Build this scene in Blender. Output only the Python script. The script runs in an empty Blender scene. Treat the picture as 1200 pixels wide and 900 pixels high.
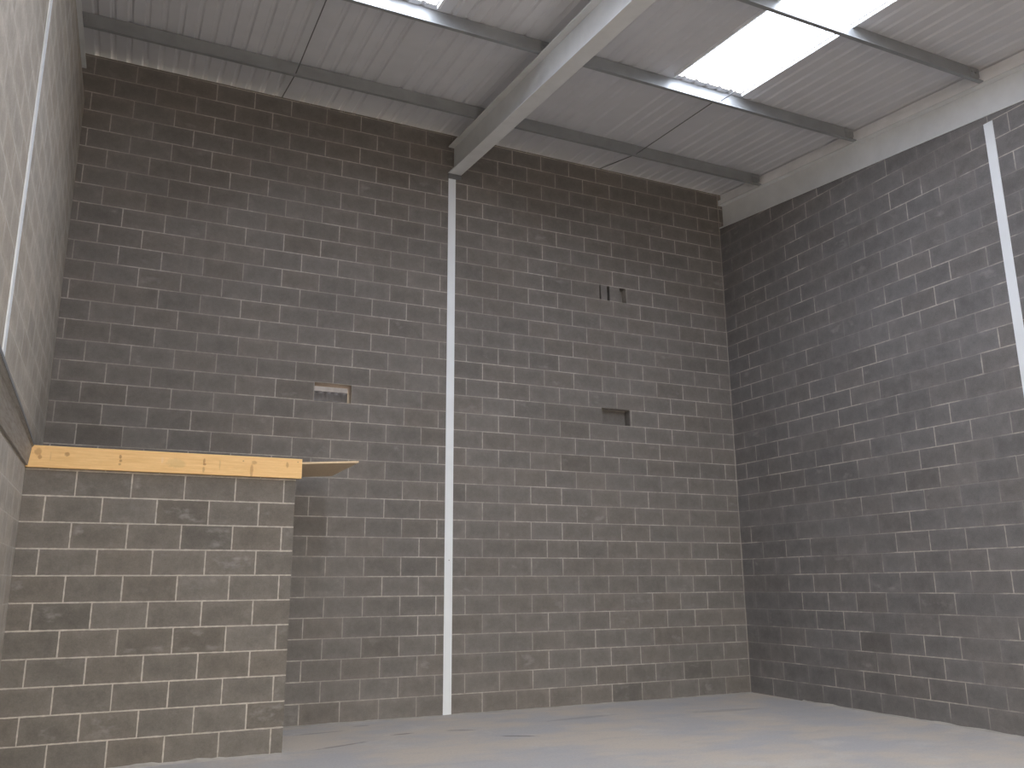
import bpy, bmesh, math, random
from mathutils import Vector, Matrix

random.seed(7)
sc = bpy.context.scene
col = sc.collection
SL = 0.109                      # roof fall: z drops 0.109 m per metre towards the viewer
SKY_STRENGTH = 5.0
SKY_C = (1.70, 1.54, 1.26)
GROUND_C = (.34, .25, .19)
ROOFLIGHT = (9.6, 9.6)

# ------------------------------------------------------------------ helpers
class MB:
    """collects vertices and faces, then links them as one mesh object"""
    def __init__(s):
        s.v, s.f = [], []
    def quad(s, a, b, c, d):
        n = len(s.v); s.v += [tuple(a), tuple(b), tuple(c), tuple(d)]; s.f.append((n, n+1, n+2, n+3)); return s
    def box(s, x0, x1, y0, y1, z0, z1):
        return s.hexa([(x0,y0,z0),(x1,y0,z0),(x1,y1,z0),(x0,y1,z0),(x0,y0,z1),(x1,y0,z1),(x1,y1,z1),(x0,y1,z1)])
    def hexa(s, p):
        n = len(s.v); s.v += [tuple(q) for q in p]
        for f in ((3,2,1,0),(4,5,6,7),(0,1,5,4),(1,2,6,5),(2,3,7,6),(3,0,4,7)):
            s.f.append(tuple(n+i for i in f))
        return s
    def loft(s, secs, cap=True, closed=True):
        n = len(s.v); k = len(secs[0])
        for sec in secs: s.v += [tuple(q) for q in sec]
        for i in range(len(secs)-1):
            for j in range(k if closed else k-1):
                a = n+i*k+j; b = n+i*k+(j+1) % k
                s.f.append((a, b, b+k, a+k))
        if cap and closed:
            s.f.append(tuple(n+j for j in range(k))[::-1]); s.f.append(tuple(n+(len(secs)-1)*k+j for j in range(k)))
        return s
    def tube(s, a, b, r, seg=10):
        a, b = Vector(a), Vector(b); d = (b-a).normalized()
        u = d.orthogonal().normalized(); w = d.cross(u)
        ring = lambda c: [c+(u*math.cos(t)+w*math.sin(t))*r for t in [2*math.pi*i/seg for i in range(seg)]]
        return s.loft([ring(a), ring(b)])
    def build(s, name, mat, parent=None, bevel=0, smooth=False):
        me = bpy.data.meshes.new(name); me.from_pydata(s.v, [], s.f); me.update()
        bm = bmesh.new(); bm.from_mesh(me)
        bmesh.ops.remove_doubles(bm, verts=bm.verts, dist=1e-5)
        bmesh.ops.recalc_face_normals(bm, faces=bm.faces); bm.to_mesh(me); bm.free()
        me.materials.append(mat)
        if smooth:
            for p in me.polygons: p.use_smooth = True
        o = bpy.data.objects.new(name, me); col.objects.link(o)
        if parent: o.parent = parent
        if bevel:
            m = o.modifiers.new('edge', 'BEVEL'); m.width = bevel; m.segments = 2; m.limit_method = 'ANGLE'
        return o
def struct(o): o['kind'] = 'structure'; return o
def tag(o, label, cat, group=None):
    o['label'] = label; o['category'] = cat
    if group: o['group'] = group
    return o
def thing(name, label, cat, group=None, loc=(0,0,0)):
    o = bpy.data.objects.new(name, None); col.objects.link(o); o.empty_display_size = .1
    return tag(o, label, cat, group)

# ------------------------------------------------------------------ materials
class NT:
    def __init__(s, name):
        s.m = bpy.data.materials.new(name); s.m.use_nodes = True; s.t = s.m.node_tree; s.t.nodes.clear()
        s.out = s.t.nodes.new('ShaderNodeOutputMaterial')
        s.b = s.t.nodes.new('ShaderNodeBsdfPrincipled'); s.t.links.new(s.b.outputs[0], s.out.inputs[0])
        tc = s.t.nodes.new('ShaderNodeTexCoord'); s.co = tc.outputs['Object']
    def link(s, a, b): s.t.links.new(a, b)
    def val(s, inp, v):
        if hasattr(v, 'is_linked') or hasattr(v, 'links'): s.link(v, inp)
        else: inp.default_value = v
    def math(s, op, a, b=0.0, c=None):
        n = s.t.nodes.new('ShaderNodeMath'); n.operation = op; s.val(n.inputs[0], a); s.val(n.inputs[1], b)
        if c is not None: s.val(n.inputs[2], c)
        return n.outputs[0]
    def sep(s, v=None):
        n = s.t.nodes.new('ShaderNodeSeparateXYZ'); s.link(v or s.co, n.inputs[0]); return n.outputs
    def comb(s, x, y, z=0.0):
        n = s.t.nodes.new('ShaderNodeCombineXYZ'); s.val(n.inputs[0], x); s.val(n.inputs[1], y); s.val(n.inputs[2], z); return n.outputs[0]
    def noise(s, scale, detail=4, rough=.55, v=None, stretch=None):
        v = v or s.co
        if stretch:
            mp = s.t.nodes.new('ShaderNodeMapping'); mp.inputs['Scale'].default_value = stretch; s.link(v, mp.inputs[0]); v = mp.outputs[0]
        n = s.t.nodes.new('ShaderNodeTexNoise'); n.inputs['Scale'].default_value = scale
        n.inputs['Detail'].default_value = detail; n.inputs['Roughness'].default_value = rough
        s.link(v, n.inputs['Vector']); return n.outputs['Fac']
    def white(s, v):
        n = s.t.nodes.new('ShaderNodeTexWhiteNoise'); n.noise_dimensions = '3D'; s.link(v, n.inputs['Vector']); return n.outputs['Value']
    def mr(s, x, a, b, c=0.0, d=1.0, smooth=False):
        n = s.t.nodes.new('ShaderNodeMapRange'); n.clamp = True
        if smooth: n.interpolation_type = 'SMOOTHSTEP'
        s.val(n.inputs[0], x); s.val(n.inputs[1], a); s.val(n.inputs[2], b); s.val(n.inputs[3], c); s.val(n.inputs[4], d); return n.outputs[0]
    def mix(s, f, a, b):
        n = s.t.nodes.new('ShaderNodeMix'); n.data_type = 'RGBA'
        s.val(n.inputs[0], f)
        for i, v in ((6, a), (7, b)):
            if isinstance(v, tuple): n.inputs[i].default_value = (*v, 1)
            else: s.link(v, n.inputs[i])
        return n.outputs[2]
    def scale(s, c, f):
        n = s.t.nodes.new('ShaderNodeVectorMath'); n.operation = 'SCALE'
        if isinstance(c, tuple): n.inputs[0].default_value = c
        else: s.link(c, n.inputs[0])
        s.val(n.inputs['Scale'], f); return n.outputs[0]
    def bump(s, h, strength, dist=.01):
        n = s.t.nodes.new('ShaderNodeBump'); n.inputs['Strength'].default_value = strength; n.inputs['Distance'].default_value = dist
        s.link(h, n.inputs['Height']); s.link(n.outputs[0], s.b.inputs['Normal'])
    def finish(s, color, rough=.9, metal=0.0, spec=None):
        s.val(s.b.inputs['Base Color'], (*color, 1) if isinstance(color, tuple) else color)
        s.val(s.b.inputs['Roughness'], rough); s.val(s.b.inputs['Metallic'], metal)
        if spec is not None: s.b.inputs['Specular IOR Level'].default_value = spec
        return s.m

def blockwork(name, axis, origin, pitch=.45, base=(.190,.177,.163), mortar=(.44,.405,.365), seed=0.0, parity=0, fade=.55, split=None, smear=.35, corner=None):
    """bond of 450 x 225 mm blocks in world metres; split = (position, origin, pitch) gives the setting-out left of it"""
    t = NT(name); x, y, z = t.sep()
    h = x if axis == 'X' else y
    if split:
        left = t.math('LESS_THAN', h, split[0])
        o = t.mr(left, 0, 1, origin, split[1]); p = t.mr(left, 0, 1, pitch, split[2])
        u = t.math('DIVIDE', t.math('SUBTRACT', h, o), p)
    else:
        left = 0.0
        u = t.math('DIVIDE', t.math('SUBTRACT', h, origin), pitch)
    v = t.math('DIVIDE', z, .225)
    row = t.math('FLOOR', v)
    par = t.math('MULTIPLY', t.math('MODULO', t.math('ADD', row, 10.0+parity), 2.0), .5)
    u = t.math('ADD', u, par)
    cu = t.math('FLOOR', u)
    fu, fv = t.math('FRACT', u), t.math('FRACT', v)
    du = t.math('MULTIPLY', t.math('MINIMUM', fu, t.math('SUBTRACT', 1.0, fu)), pitch)
    dv = t.math('MULTIPLY', t.math('MINIMUM', fv, t.math('SUBTRACT', 1.0, fv)), .225)
    wob = t.mr(t.noise(16, 3), .3, .7, -.0022, .0022)
    d = t.math('ADD', t.math('MINIMUM', du, dv), wob)
    if corner is not None:
        d = t.math('MINIMUM', d, t.math('ABSOLUTE', t.math('SUBTRACT', h, corner)))
    joint = t.mr(d, .0042, .0078, 1.0, 0.0, True)
    cell = t.comb(cu, row, t.math('ADD', seed, left) if split else seed)
    r1 = t.white(cell)
    r2 = t.white(t.comb(t.math('ADD', cu, 31.7), row, seed+5))
    r3 = t.white(t.comb(cu, t.math('ADD', row, 57.3), seed+9))
    # colour of each block: mostly close together, now and then a darker or a browner one
    tone = t.math('ADD', t.mr(r1, 0, 1, .94, 1.06), t.mr(r2, .92, 1.0, 0.0, -.14))
    big = t.mr(t.noise(.9, 3), .3, .7, .92, 1.09)
    fine = t.mr(t.noise(85, 3, .7), .25, .75, .88, 1.12)
    mid = t.math('MULTIPLY', t.mr(t.noise(6.5, 4), .3, .7, .92, 1.08), t.mr(t.noise(24, 4, .65), .3, .7, .93, 1.07))
    k = t.math('MULTIPLY', t.math('MULTIPLY', tone, big), t.math('MULTIPLY', fine, mid))
    # block faces are a little darker in the middle, where the mould pressed them, than round the arrises
    rim = t.math('ADD', t.math('MINIMUM', du, dv), t.mr(t.noise(9, 3), .3, .7, -.03, .03))
    k = t.math('MULTIPLY', k, t.mr(rim, .0, .085, 1.09, .95, True))
    warm = t.mix(t.mr(r3, .3, 1.0), base, (base[0]*1.015, base[1]*.99, base[2]*.965))
    bc = t.scale(warm, k)
    # pale lime bloom on some block faces
    bl = t.math('MULTIPLY', t.mr(t.noise(3.6, 4, .6, stretch=(1, 1, 1.7)), .56, .74, 0, 1, True), t.mr(r2, .55, .85, 0, 1))
    edge = t.mr(t.math('MINIMUM', du, dv), .012, .05, 0, 1)
    bc = t.mix(t.math('MULTIPLY', t.math('MULTIPLY', bl, edge), smear), bc, (.40,.385,.37))
    # mortar: some joints are struck off flush and smeared nearly to block colour
    fd = t.mr(t.noise(1.15, 3, .6), .44, .60, 1.0-fade, 1.0, True)
    mc = t.scale(mortar, t.mr(t.noise(30, 3), .3, .7, .85, 1.12))
    c = t.mix(t.math('MULTIPLY', joint, fd), bc, mc)
    hgt = t.math('ADD', t.math('MULTIPLY', joint, -.6), t.math('MULTIPLY', t.noise(120, 3, .7), .35))
    t.bump(hgt, .5, .006)
    return t.finish(c, .95, spec=.25)

def paint(name, c, rough=.45, var=.06, spec=.5, metal=0.0):
    t = NT(name); k = t.mr(t.noise(4, 4), .3, .7, 1-var, 1+var)
    t.bump(t.noise(60, 2), .08, .002)
    return t.finish(t.scale(c, k), rough, metal, spec)

M = {}
M['back'] = blockwork('blockwork_back', 'X', 0.0, split=(-4.5, -5.763, .4455), seed=1.0, corner=-.034)
M['right'] = blockwork('blockwork_right', 'Y', 0.0, base=(.178,.172,.170), seed=2.0, fade=.85)
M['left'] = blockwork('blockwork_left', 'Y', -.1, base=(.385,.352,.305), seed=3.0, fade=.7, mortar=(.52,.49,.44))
M['part'] = blockwork('blockwork_partition', 'X', -6.752, pitch=.4475, base=(.186,.171,.152), mortar=(.52,.475,.42), seed=4.0, fade=.15, smear=.5)
M['white'] = paint('white_paint', (.80,.835,.86), .42, .03)
M['white_beam'] = paint('grey_white_primer', (.72,.735,.74), .4)
M['galv'] = paint('galvanised_steel', (.34,.355,.365), .42, .1, .5, .35)
M['dark_steel'] = paint('dark_steel', (.16,.165,.17), .5, .08)
M['closure'] = paint('white_liner', (.88,.88,.89), .5)
M['sheet'] = paint('liner_sheet', (.645,.65,.68), .55, .03)
M['cladding'] = paint('grey_cladding', (.23,.245,.29), .5)
M['cladding_pale'] = paint('pale_cladding', (.42,.44,.53), .5)
M['mortar'] = paint('mortar_bed', (.46,.43,.39), .95, .15)

def rooflight_mat(i):
    t = NT('rooflight_grp')
    t.b.inputs['Emission Color'].default_value = (.82, .875, 1.0, 1)
    t.b.inputs['Emission Strength'].default_value = ROOFLIGHT[i]
    return t.finish((.85,.87,.88), .5)
M['roof_light'] = [rooflight_mat(0), rooflight_mat(1)]

def wood(name, c1, c2, axis_scale, knots=()):
    t = NT(name); x, y, z = t.sep()
    g = t.noise(9, 5, .6, stretch=axis_scale)
    c = t.mix(t.mr(g, .35, .65), c1, c2)
    fine = t.mr(t.noise(60, 3, .7, stretch=axis_scale), .3, .7, .93, 1.06)
    c = t.scale(c, fine)
    for (kx, kz, rx, rz, kc, st) in knots:
        ex = t.math('POWER', t.math('DIVIDE', t.math('SUBTRACT', x, kx), rx), 2.0)
        ez = t.math('POWER', t.math('DIVIDE', t.math('SUBTRACT', z, kz), rz), 2.0)
        dd = t.math('ADD', t.math('ADD', ex, ez), t.mr(t.noise(40, 2), .3, .7, -.3, .3))
        c = t.mix(t.math('MULTIPLY', t.mr(dd, .3, 1.2, 1.0, 0.0, True), st*.7), c, kc)
    t.bump(g, .1, .002)
    return t.finish(c, .6)
kn = (.26,.085,.02)
M['pine'] = wood('pine_board', (.92,.605,.27), (.82,.505,.205), (.35, 6, 6), knots=[
    (-8.86,2.62,.03,.035,kn,.6), (-8.84,2.575,.018,.02,kn,.7), (-8.635,2.61,.022,.022,kn,.75), (-8.21,2.61,.012,.02,kn,.8), (-8.205,2.575,.014,.014,kn,.8), (-8.21,2.545,.012,.012,kn,.6),
    (-7.50,2.61,.012,.03,kn,.75), (-7.495,2.58,.016,.012,kn,.8), (-7.5,2.53,.012,.03,kn,.5),
    (-7.05,2.62,.03,.02,kn,.5), (-7.07,2.54,.015,.07,kn,.55), (-7.15,2.63,.01,.008,(.2,.1,.05),.7), (-6.74,2.61,.014,.035,kn,.55), (-6.64,2.645,.008,.006,(.15,.08,.04),.7),
    (-7.74,2.575,.09,.05,(.52,.36,.15),.45), (-7.86,2.6,.012,.03,(.85,.62,.38),.6), (-7.36,2.58,.008,.05,(.55,.33,.15),.6), (-8.76,2.58,.006,.05,(.6,.36,.17),.5)])
M['ply'] = wood('chipboard', (.74,.57,.38), (.66,.50,.32), (3, 3, 3))
M['old_board'] = wood('weathered_board', (.34,.325,.30), (.24,.22,.195), (8, .5, 8))

def floor_mat():
    t = NT('concrete_floor'); x, y, z = t.sep()
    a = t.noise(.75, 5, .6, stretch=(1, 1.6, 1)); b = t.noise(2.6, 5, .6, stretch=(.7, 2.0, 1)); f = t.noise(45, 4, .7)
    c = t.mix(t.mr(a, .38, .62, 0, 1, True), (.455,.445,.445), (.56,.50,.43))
    c = t.mix(t.math('MULTIPLY', t.mr(b, .52, .72, 0, 1, True), .30), c, (.37,.365,.375))
    c = t.mix(t.math('MULTIPLY', t.mr(t.noise(1.7, 4, .6), .55, .7, 0, 1, True), .5), c, (.58,.55,.51))
    c = t.scale(c, t.mr(f, .25, .75, .9, 1.1))
    # scuffs and tyre smears lying on the slab
    for (sx, sy, L, W, ang, st) in SCUFFS:
        ca, sa = math.cos(ang), math.sin(ang)
        ux = t.math('ADD', t.math('MULTIPLY', t.math('SUBTRACT', x, sx), ca/L), t.math('MULTIPLY', t.math('SUBTRACT', y, sy), sa/L))
        uy = t.math('ADD', t.math('MULTIPLY', t.math('SUBTRACT', x, sx), -sa/W), t.math('MULTIPLY', t.math('SUBTRACT', y, sy), ca/W))
        dd = t.math('ADD', t.math('ADD', t.math('MULTIPLY', ux, ux), t.math('MULTIPLY', uy, uy)), t.mr(t.noise(14, 3), .3, .7, -.35, .35))
        c = t.mix(t.math('MULTIPLY', t.mr(dd, .3, 1.3, 1, 0, True), st), c, (.15,.14,.135))
    t.bump(t.math('ADD', f, t.math('MULTIPLY', a, 2.0)), .15, .006)
    return t.finish(c, .75, spec=.4)
SCUFFS = [(-5.35,-1.0,.13,.035,.1,.6), (-4.75,-1.05,.16,.03,-.35,.6), (-4.35,-1.65,.2,.03,-.5,.75), (-6.05,-1.35,.32,.03,.35,.55), (-5.6,-.3,.1,.03,0,.4),
          (-3.2,-.9,.5,.07,.1,.25), (-1.4,-1.2,.5,.09,-.1,.25), (-6.1,-.55,.3,.03,.1,.35)]
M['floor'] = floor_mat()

# ------------------------------------------------------------------ the room
PITCH = 1/6                     # rib spacing of the roof sheets
XL, XR, YF = -8.945, -.024, -13.4
zt = lambda a, y: a + SL*y
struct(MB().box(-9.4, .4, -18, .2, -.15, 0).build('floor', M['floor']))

# back wall with a hole knocked right through, one blind recess and three chases
def wall_with_holes():
    m = MB(); X0, X1, Z1, T, ZC, TC = -9.1, .14, 7.445, .20, 7.3, .10   # thinner top course
    holes = [(-6.205,-5.760,3.600,3.825,None), (-2.272,-1.824,3.602,3.830,.125),
             (-2.250,-2.222,5.405,5.622,.11), (-2.122,-2.080,5.400,5.618,.11), (-1.915,-1.802,5.400,5.618,.12)] + [(-6.175+PITCH*k,-6.175+PITCH*k+.125,7.428,7.445,None) for k in range(6)]
    xs = sorted({X0, X1} | {h[0] for h in holes} | {h[1] for h in holes}); zs = sorted({0, Z1, ZC} | {h[2] for h in holes} | {h[3] for h in holes})
    def inside(x, z, through=False):
        return any(h[0] < x < h[1] and h[2] < z < h[3] and (not through or h[4] is None) for h in holes)
    for i in range(len(xs)-1):
        for j in range(len(zs)-1):
            xa, xb, za, zb = xs[i], xs[i+1], zs[j], zs[j+1]; cx, cz = (xa+xb)/2, (za+zb)/2
            if not inside(cx, cz): m.quad((xa,0,za),(xb,0,za),(xb,0,zb),(xa,0,zb))
            if not inside(cx, cz, True): 
                tt = T if cz < ZC else TC; m.quad((xa,tt,za),(xa,tt,zb),(xb,tt,zb),(xb,tt,za))
    for (xa, xb, za, zb, dd) in holes:
        d = (T if za < ZC else TC) if dd is None else dd
        m.quad((xa,0,za),(xa,d,za),(xa,d,zb),(xa,0,zb)); m.quad((xb,0,za),(xb,0,zb),(xb,d,zb),(xb,d,za))
        m.quad((xa,0,za),(xb,0,za),(xb,d,za),(xa,d,za)); m.quad((xa,0,zb),(xa,d,zb),(xb,d,zb),(xb,0,zb))
        if dd is not None: m.quad((xa,d,za),(xb,d,za),(xb,d,zb),(xa,d,zb))
    m.quad((X0,TC,ZC),(X1,TC,ZC),(X1,T,ZC),(X0,T,ZC))
    edges = [X0] + [v for h in holes if h[3] >= Z1 for v in h[:2]] + [X1]
    for xa, xb in zip(edges[::2], edges[1::2]): m.quad((xa,0,Z1),(xb,0,Z1),(xb,TC,Z1),(xa,TC,Z1))
    for xx in (X0, X1):
        m.quad((xx,0,0),(xx,0,ZC),(xx,T,ZC),(xx,T,0)); m.quad((xx,0,ZC),(xx,0,Z1),(xx,TC,Z1),(xx,TC,ZC))
    return m
struct(wall_with_holes().build('wall_back', M['back']))

def side_wall(name, x0, x1, mat):
    A = 6.865
    sec = lambda x: [(x,0,0),(x,0,A),(x,YF,zt(A,YF)),(x,YF,0)]
    return struct(MB().loft([sec(x0), sec(x1)]).build(name, mat))
side_wall('wall_right', XR, .14, M['right'])
side_wall('wall_left', XL-.16, XL, M['left'])
# wall behind the viewer with the open goods door
fw = MB(); DX0, DX1, DZ = -8.3, -3.4, 4.6
top = zt(7.44, YF)
fw.box(-9.1, DX0, YF-.14, YF, 0, top); fw.box(DX1, .14, YF-.14, YF, 0, top); fw.box(DX0, DX1, YF-.14, YF, DZ, top)
struct(fw.build('wall_front', M['back']))

# ------------------------------------------------------------------ roof sheets and rooflights
def profile(x0, x1):
    """trapezoidal sheet: flat pans with narrow raised ribs; list of (x, dz)"""
    pts = [(x0, 0.0)]; n0 = math.ceil((x0+9.2)/PITCH - 1e-6); i = n0
    while -9.2+i*PITCH < x1-.06:
        c = -9.2+i*PITCH
        if c > x0+.045:
            pts += [(c-.032,0),(c-.012,.017),(c+.012,.017),(c+.032,0)]
        i += 1
    pts.append((x1, 0.0)); return pts
RA = 7.452
def sheet(m, x0, x1, ya, yb, dz=0.0, t=.004):
    pr = profile(x0, x1)
    for off in (0.0, t):
        secs = [[(x, y, zt(RA, y)+d+dz+off) for x, d in pr] for y in (ya, yb)]
        m.loft(secs, cap=False, closed=False)
    return m
LIGHTS = [(-6.65, -5.74), (-2.81, -1.90)]
Y0 = .105; YS = -2.80
cm = MB()
for a, b in ((-9.2, -6.65), (-5.74, -2.81), (-1.90, .25)): sheet(cm, a, b, Y0, YF)
for a, b in LIGHTS: sheet(cm, a, b, Y0, YS)
struct(cm.build('ceiling', M['sheet']))
for i, (a, b) in enumerate(LIGHTS):
    w = bpy.data.objects.new('window_%d' % (i+1), None); col.objects.link(w); struct(w)
    sheet(MB(), a, b, YS, YF+.02, .012).build('pane', M['roof_light'][i], w)
    e = MB()
    for xx, sg in ((a, -1), (b, 1)):
        x0, x1 = sorted((xx+sg*.012, xx+sg*.045))
        e.hexa([(x0,YF+.03,zt(RA,YF)-.040),(x1,YF+.03,zt(RA,YF)-.030),(x1,YS,zt(RA,YS)-.030),(x0,YS,zt(RA,YS)-.040),
                (x0,YF+.03,zt(RA,YF)-.001),(x1,YF+.03,zt(RA,YF)-.001),(x1,YS,zt(RA,YS)-.001),(x0,YS,zt(RA,YS)-.001)])
    e.build('edge_trim', M['closure'], w)

# ------------------------------------------------------------------ steel frame
def i_section(cx, w, a_bot, a_top, tf=.016, tw=.010):
    h = w/2
    return [(cx-h,a_bot),(cx+h,a_bot),(cx+h,a_bot+tf),(cx+tw,a_bot+tf),(cx+tw,a_top-tf),(cx+h,a_top-tf),(cx+h,a_top),(cx-h,a_top),(cx-h,a_top-tf),(cx-tw,a_top-tf),(cx-tw,a_bot+tf),(cx-h,a_bot+tf)]
def rafter(cx, label, w=.18, y0=-.005, a0=6.866):
    root = thing('roof_rafter', label, 'steel beam', 'sloping rafters under the roof')
    sec = i_section(cx, w, a0, 7.268)
    MB().loft([[(x, y, zt(a, y)) for x, a in sec] for y in (y0, YF+.01)]).build('beam', M['white_beam'], root)
    return root
R_mid = rafter(-4.463, 'pale grey sloping steel beam crossing the roof over the white strip of the back wall')
R_right = rafter(.055, 'pale grey sloping steel beam along the top of the right block wall')
R_left = rafter(-9.056, 'thin visible edge of a pale steel beam on top of the left block wall')
def cap(cx, parent):
    MB().box(cx-.09, cx+.09, -.02, -.004, 6.80, 6.864).build('end_plate', M['dark_steel'], parent)
cap(-4.463, R_mid)

# steel columns built into the walls: only a flange face shows
def column(label, face, c, x0, y0, z0, z1):
    root = thing('steel_column', label, 'column', 'white columns built into the walls')
    h = .052
    if face == 'back': MB().box(c-h, c+h, -.006, .10, z0, z1).build('flange', M['white'], root, .002)
    if face == 'right': MB().box(XR-.008, .1, c-h, c+h, z0, z1).build('flange', M['white'], root, .002)
    if face == 'left': MB().box(XL-.1, XL+.010, c-h, c+h, z0, z1).build('flange', M['white'], root, .002)
    return root
col_b = column('white steel strip up the middle of the back block wall', 'back', -4.496, 0, 0, 0, 6.795)
MB().tube((-4.49,-.0055,1.765),(-4.49,-.010,1.765),.006).build('bolt', M['dark_steel'], col_b)
column('white steel strip up the right block wall below the sloping beam', 'right', -4.505, 0, 0, 0, 6.295)
column('thin white steel strip up the left block wall', 'left', -3.78, 0, 0, 0, 6.44)

# purlins: cold rolled zeds on top of the rafters
PY = [-.945, -2.715, -4.475]
PL = ['galvanised steel roof purlin nearest the back wall', 'galvanised steel roof purlin second from the back wall, at the near end of the rooflights',
      'galvanised steel roof purlin third from the back wall, crossing the right rooflight']
def purlin(y, label):
    root = thing('roof_purlin', label, 'purlin', 'galvanised purlins across the roof')
    t = .004; b = zt(7.27, y); tp = zt(7.448, y)
    # section in (y, z): bottom flange to the front, top flange to the rear, each with a lip
    s = [(y,b),(y-.05,b-.05*SL),(y-.05,b+.016-.05*SL),(y-.046,b+.016-.046*SL),(y-.046,b+t-.046*SL),(y-t,b+t),(y-t,tp),(y+.058,tp+.058*SL),(y+.058,tp-.018+.058*SL),(y+.054,tp-.018+.054*SL),(y+.054,tp-t+.054*SL),(y,tp-t)]
    MB().loft([[(x, yy, zz) for yy, zz in s] for x in (-9.14, -.012)]).build('rail', M['galv'], root)
    for cx in (-.11, -4.463, -9.0):
        c = MB().box(cx-.055, cx+.055, y-.011, y-.0045, b+.022, tp-.012).build('cleat', M['galv'], root)
        for dx in (-.03, .03):
            for dz in (.045, .115):
                MB().tube((cx+dx, y-.0105, b+dz), (cx+dx, y-.022, b+dz), .011, 6).build('bolt', M['galv'], c)
    return root
for y, l in zip(PY, PL): purlin(y, l)

# sag rods at mid bay
def rod(x, ya, a, yb, b, label):
    o = MB().tube((x, ya, zt(a, ya)), (x, yb, zt(b, yb)), .0065).build('sag_rod', M['dark_steel'])
    tag(o, label, 'rod', 'thin steel rods between the purlins')
rod(-6.78, 0.0, 7.442, PY[0]-.002, 7.31, 'short thin dark steel rod between the back wall and first purlin, left bay')
rod(-6.78, PY[0]-.004, 7.31, PY[1]+.0, 7.35, 'thin dark steel rod between the first and second purlins, left bay')
rod(-2.17, 0.0, 7.442, PY[0]-.002, 7.31, 'short thin dark steel rod between the back wall and first purlin, right bay')
rod(-2.17, PY[0]-.004, 7.31, PY[1]+.0, 7.35, 'thin dark steel rod between the first and second purlins, right bay')
rod(-2.13, PY[1]-.004, 7.33, PY[2]+.0, 7.37, 'thin dark steel rod in front of the glaring right rooflight')

# white lining above the rafters, closing the roof edge
def closure(name, x, s):
    m = MB()
    for a0, a1, dx in ((7.272, 7.338, -.03), (7.352, 7.44, .02)):
        xa = x+s*dx; xb = xa+s*.03
        m.hexa([(xa,YF,zt(a0,YF)),(xb,YF,zt(a0,YF)),(xb,-.003,zt(a0,0)),(xa,-.003,zt(a0,0)),(xa,YF,zt(a1,YF)),(xb,YF,zt(a1,YF)),(xb,-.003,zt(a1,0)),(xa,-.003,zt(a1,0))])
    struct(m.build(name, M['closure']))
closure('trim_1', .005, 1)
closure('trim_2', -9.15, -1)
def verge_seal(name, x0, x1):  # unseen outer panel, added to stop daylight leaking in along the roof side
    sec = lambda x: [(x,.2,zt(6.6,.2)),(x,.2,zt(7.5,.2)),(x,YF,zt(7.5,YF)),(x,YF,zt(6.6,YF))]
    struct(MB().loft([sec(x0), sec(x1)]).build(name, M['cladding']))
verge_seal('verge_seal_right', .152, .20)
verge_seal('verge_seal_left', -9.25, -9.202)

# ------------------------------------------------------------------ block partition in the left corner
YP = -1.489; PXR = -6.643; PT = .10; PZ = 2.60
pm = MB()
pm.box(XL+.001, PXR, YP, YP+PT, 0, PZ)
pm.box(PXR-PT, PXR, YP+PT, -.002, 0, PZ)
struct(pm.build('wall_partition', M['part']))

def fillet(name, pts, out, hmax, seed):  # irregular ridge of mortar droppings along the foot of a wall
    rr = random.Random(seed); m = MB(); secs = []
    (ax, ay), (bx, by) = pts; n = int(math.hypot(bx-ax, by-ay)/.06)
    for i in range(n+1):
        t = i/n; x, y = ax+(bx-ax)*t, ay+(by-ay)*t
        k = .35+.65*abs(math.sin(i*.37+seed)*math.sin(i*.113+2*seed)); h = hmax*k*rr.uniform(.5, 1); o = (.025+.05*k)*rr.uniform(.6, 1)
        ox, oy = out
        secs.append([(x-ox*.004, y-oy*.004, -.004), (x-ox*.004, y-oy*.004, h), (x+ox*o*.35, y+oy*o*.35, h*.6), (x+ox*o, y+oy*o, .0005), (x+ox*o, y+oy*o, -.004)])
    struct(m.loft(secs).build(name, M['mortar'], smooth=False))
fillet('mortar_fillet_partition', ((XL, YP), (PXR, YP)), (0, -1), .028, 1)
fillet('mortar_fillet_right', ((XR, -1.0), (XR, -4.6)), (-1, 0), .022, 2)
fillet('mortar_fillet_back', ((PXR, 0), (XR, 0)), (0, -1), .014, 3)

# pine fascia board on top of the partition
tag(MB().box(XL+.002, -6.598, YP-.047, YP+.001, 2.487, 2.677).build('timber_board', M['pine'], bevel=.003),
    'pale pine board with knots along the top of the low block partition', 'timber board')
# loose chipboard panel projecting past it
x0, x1 = -7.1, -6.02; zz = lambda x: 2.640+.075*(x+6.59)+.018
p = []
pmx = MB(); T = .018
pmx.hexa([(x0,YP+.03,zz(x0)-T),(x1,YP+.03,zz(x1)-T),(x1,-.28,zz(x1)-T),(x0,-.28,zz(x0)-T),(x0,YP+.03,zz(x0)),(x1,YP+.03,zz(x1)),(x1,-.28,zz(x1)),(x0,-.28,zz(x0))])
tag(pmx.build('chipboard_panel', M['ply']), 'brown chipboard panel jutting out right of the pine board, seen from below', 'panel')

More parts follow.
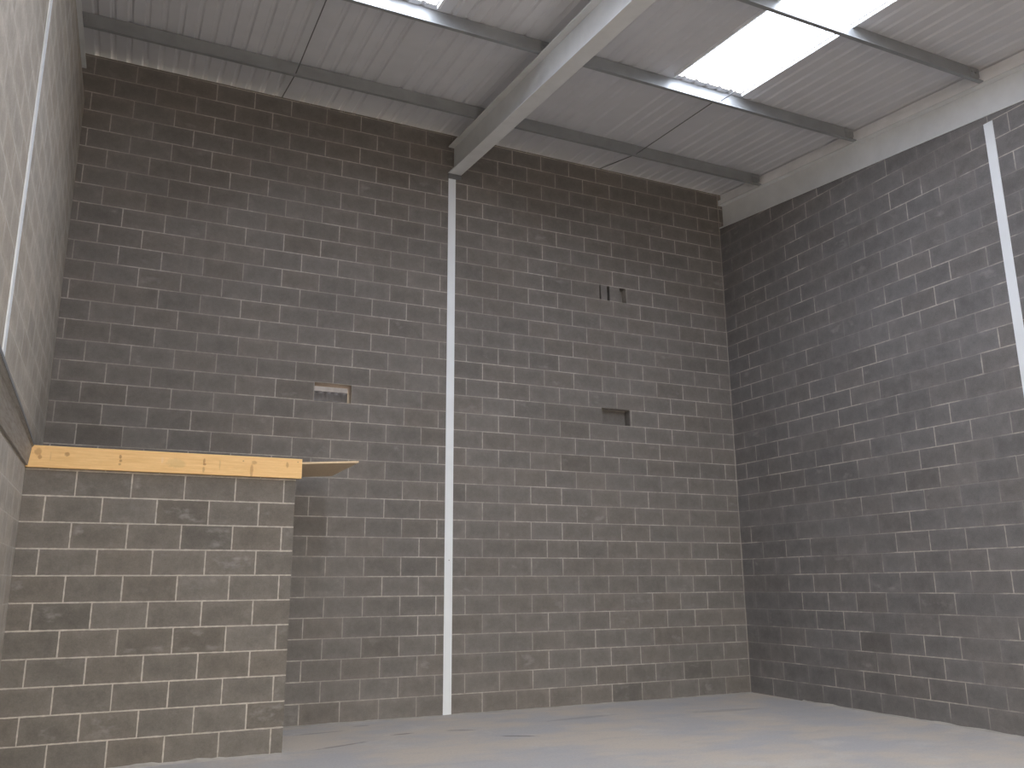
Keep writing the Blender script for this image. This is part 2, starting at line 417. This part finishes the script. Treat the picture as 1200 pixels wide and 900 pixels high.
# weathered board along the left wall, running towards the viewer
lb = MB(); secs = []
for y, o in ((YP-.05, .022), (-2.6, .05), (-4.6, .092), (-7.0, .14), (-8.2, .165)):
    xw = XL+.002
    secs.append([(xw, y, 2.50), (xw+.018, y, 2.50), (xw+.018+o*.72, y, 2.655), (xw+.022+o, y, 2.665), (xw+.022+o, y, 2.69), (xw, y, 2.69)])
led = thing('wall_plank', 'weathered dark grey plank fixed along the left block wall above the viewer', 'plank')
lb.loft(secs).build('plank', M['old_board'], led)
lip = MB(); secs = []
for y, o in ((YP-.052, .022), (-2.6, .05), (-4.6, .092), (-7.0, .14), (-8.2, .165)):
    xw = XL+.002+.022+o
    secs.append([(xw-.02, y, 2.6905), (xw-.02, y, 2.697), (xw+.004, y, 2.697), (xw+.004, y, 2.668), (xw+.0005, y, 2.668), (xw+.0005, y, 2.6905)])
lp = lip.loft(secs).build('edging', M['dark_steel'], led); lp['label'] = 'thin dark edging strip'

# ------------------------------------------------------------------ cladding seen through the hole
def course(name, mat, y, z0, z1, phase):
    """one lapped course of scallop-edged sheeting"""
    m = MB(); secs = []; n = 160
    for i in range(n+1):
        x = -6.9+1.7*i/n
        zb = z0+.007*abs(math.sin((x+phase)*math.pi/.095)); yb = y-.006*math.cos((x+phase)*2*math.pi/.095)
        secs.append([(x, yb, zb), (x, yb+.075, zb+.004), (x, yb+.075, z1), (x, yb+.06, z1)])
    struct(m.loft(secs).build(name, mat))
course('trim_5', M['cladding'], .40, 3.560, 3.72, .03)
course('trim_6', M['cladding'], .37, 3.682, 3.84, 0)
course('trim_7', M['cladding_pale'], .34, 3.797, 4.05, .05)

# ------------------------------------------------------------------ light
w = bpy.data.worlds.new('overcast'); sc.world = w; w.use_nodes = True
nt = w.node_tree; bg = nt.nodes['Background']
tcw = nt.nodes.new('ShaderNodeTexCoord'); sp = nt.nodes.new('ShaderNodeSeparateXYZ'); nt.links.new(tcw.outputs['Generated'], sp.inputs[0])
rp = nt.nodes.new('ShaderNodeValToRGB'); ma = nt.nodes.new('ShaderNodeMath'); ma.operation = 'MULTIPLY_ADD'; ma.inputs[1].default_value = .5; ma.inputs[2].default_value = .5
nt.links.new(sp.outputs[2], ma.inputs[0]); nt.links.new(ma.outputs[0], rp.inputs[0])
rp.color_ramp.elements[0].position = .49;  rp.color_ramp.elements[0].color = (*GROUND_C, 1)
e = rp.color_ramp.elements.new(.505); e.color = (*SKY_C, 1)
rp.color_ramp.elements[-1].position = 1; rp.color_ramp.elements[-1].color = (*SKY_C, 1)
nt.links.new(rp.outputs[0], bg.inputs[0]); bg.inputs[1].default_value = SKY_STRENGTH

# ------------------------------------------------------------------ camera
cd = bpy.data.cameras.new('camera'); cam = bpy.data.objects.new('camera', cd); col.objects.link(cam)
yaw, pit, rol = .4343, .2321, -.0075
fwv = Vector((math.sin(yaw)*math.cos(pit), math.cos(yaw)*math.cos(pit), math.sin(pit)))
r = Vector((math.cos(yaw), -math.sin(yaw), 0)); up = r.cross(fwv)
r2 = r*math.cos(rol)+up*math.sin(rol); u2 = -r*math.sin(rol)+up*math.cos(rol)
mt = Matrix((r2, u2, -fwv)).transposed().to_4x4(); mt.translation = Vector((-8.1962, -9.846, 1.473))
cam.matrix_world = mt
cd.sensor_width = 36; cd.lens = 994.2*36/1200; cd.clip_start = .05
sc.camera = cam

vs = sc.view_settings
sc.display_settings.display_device = 'sRGB'
vs.view_transform = 'Standard'; vs.look = 'None'; vs.gamma = 1; vs.use_curve_mapping = False
vs.exposure = -0.1
sc.cycles.use_denoising = True
sc.cycles.max_bounces = 10; sc.cycles.diffuse_bounces = 8
sc.cycles.sample_clamp_indirect = 10
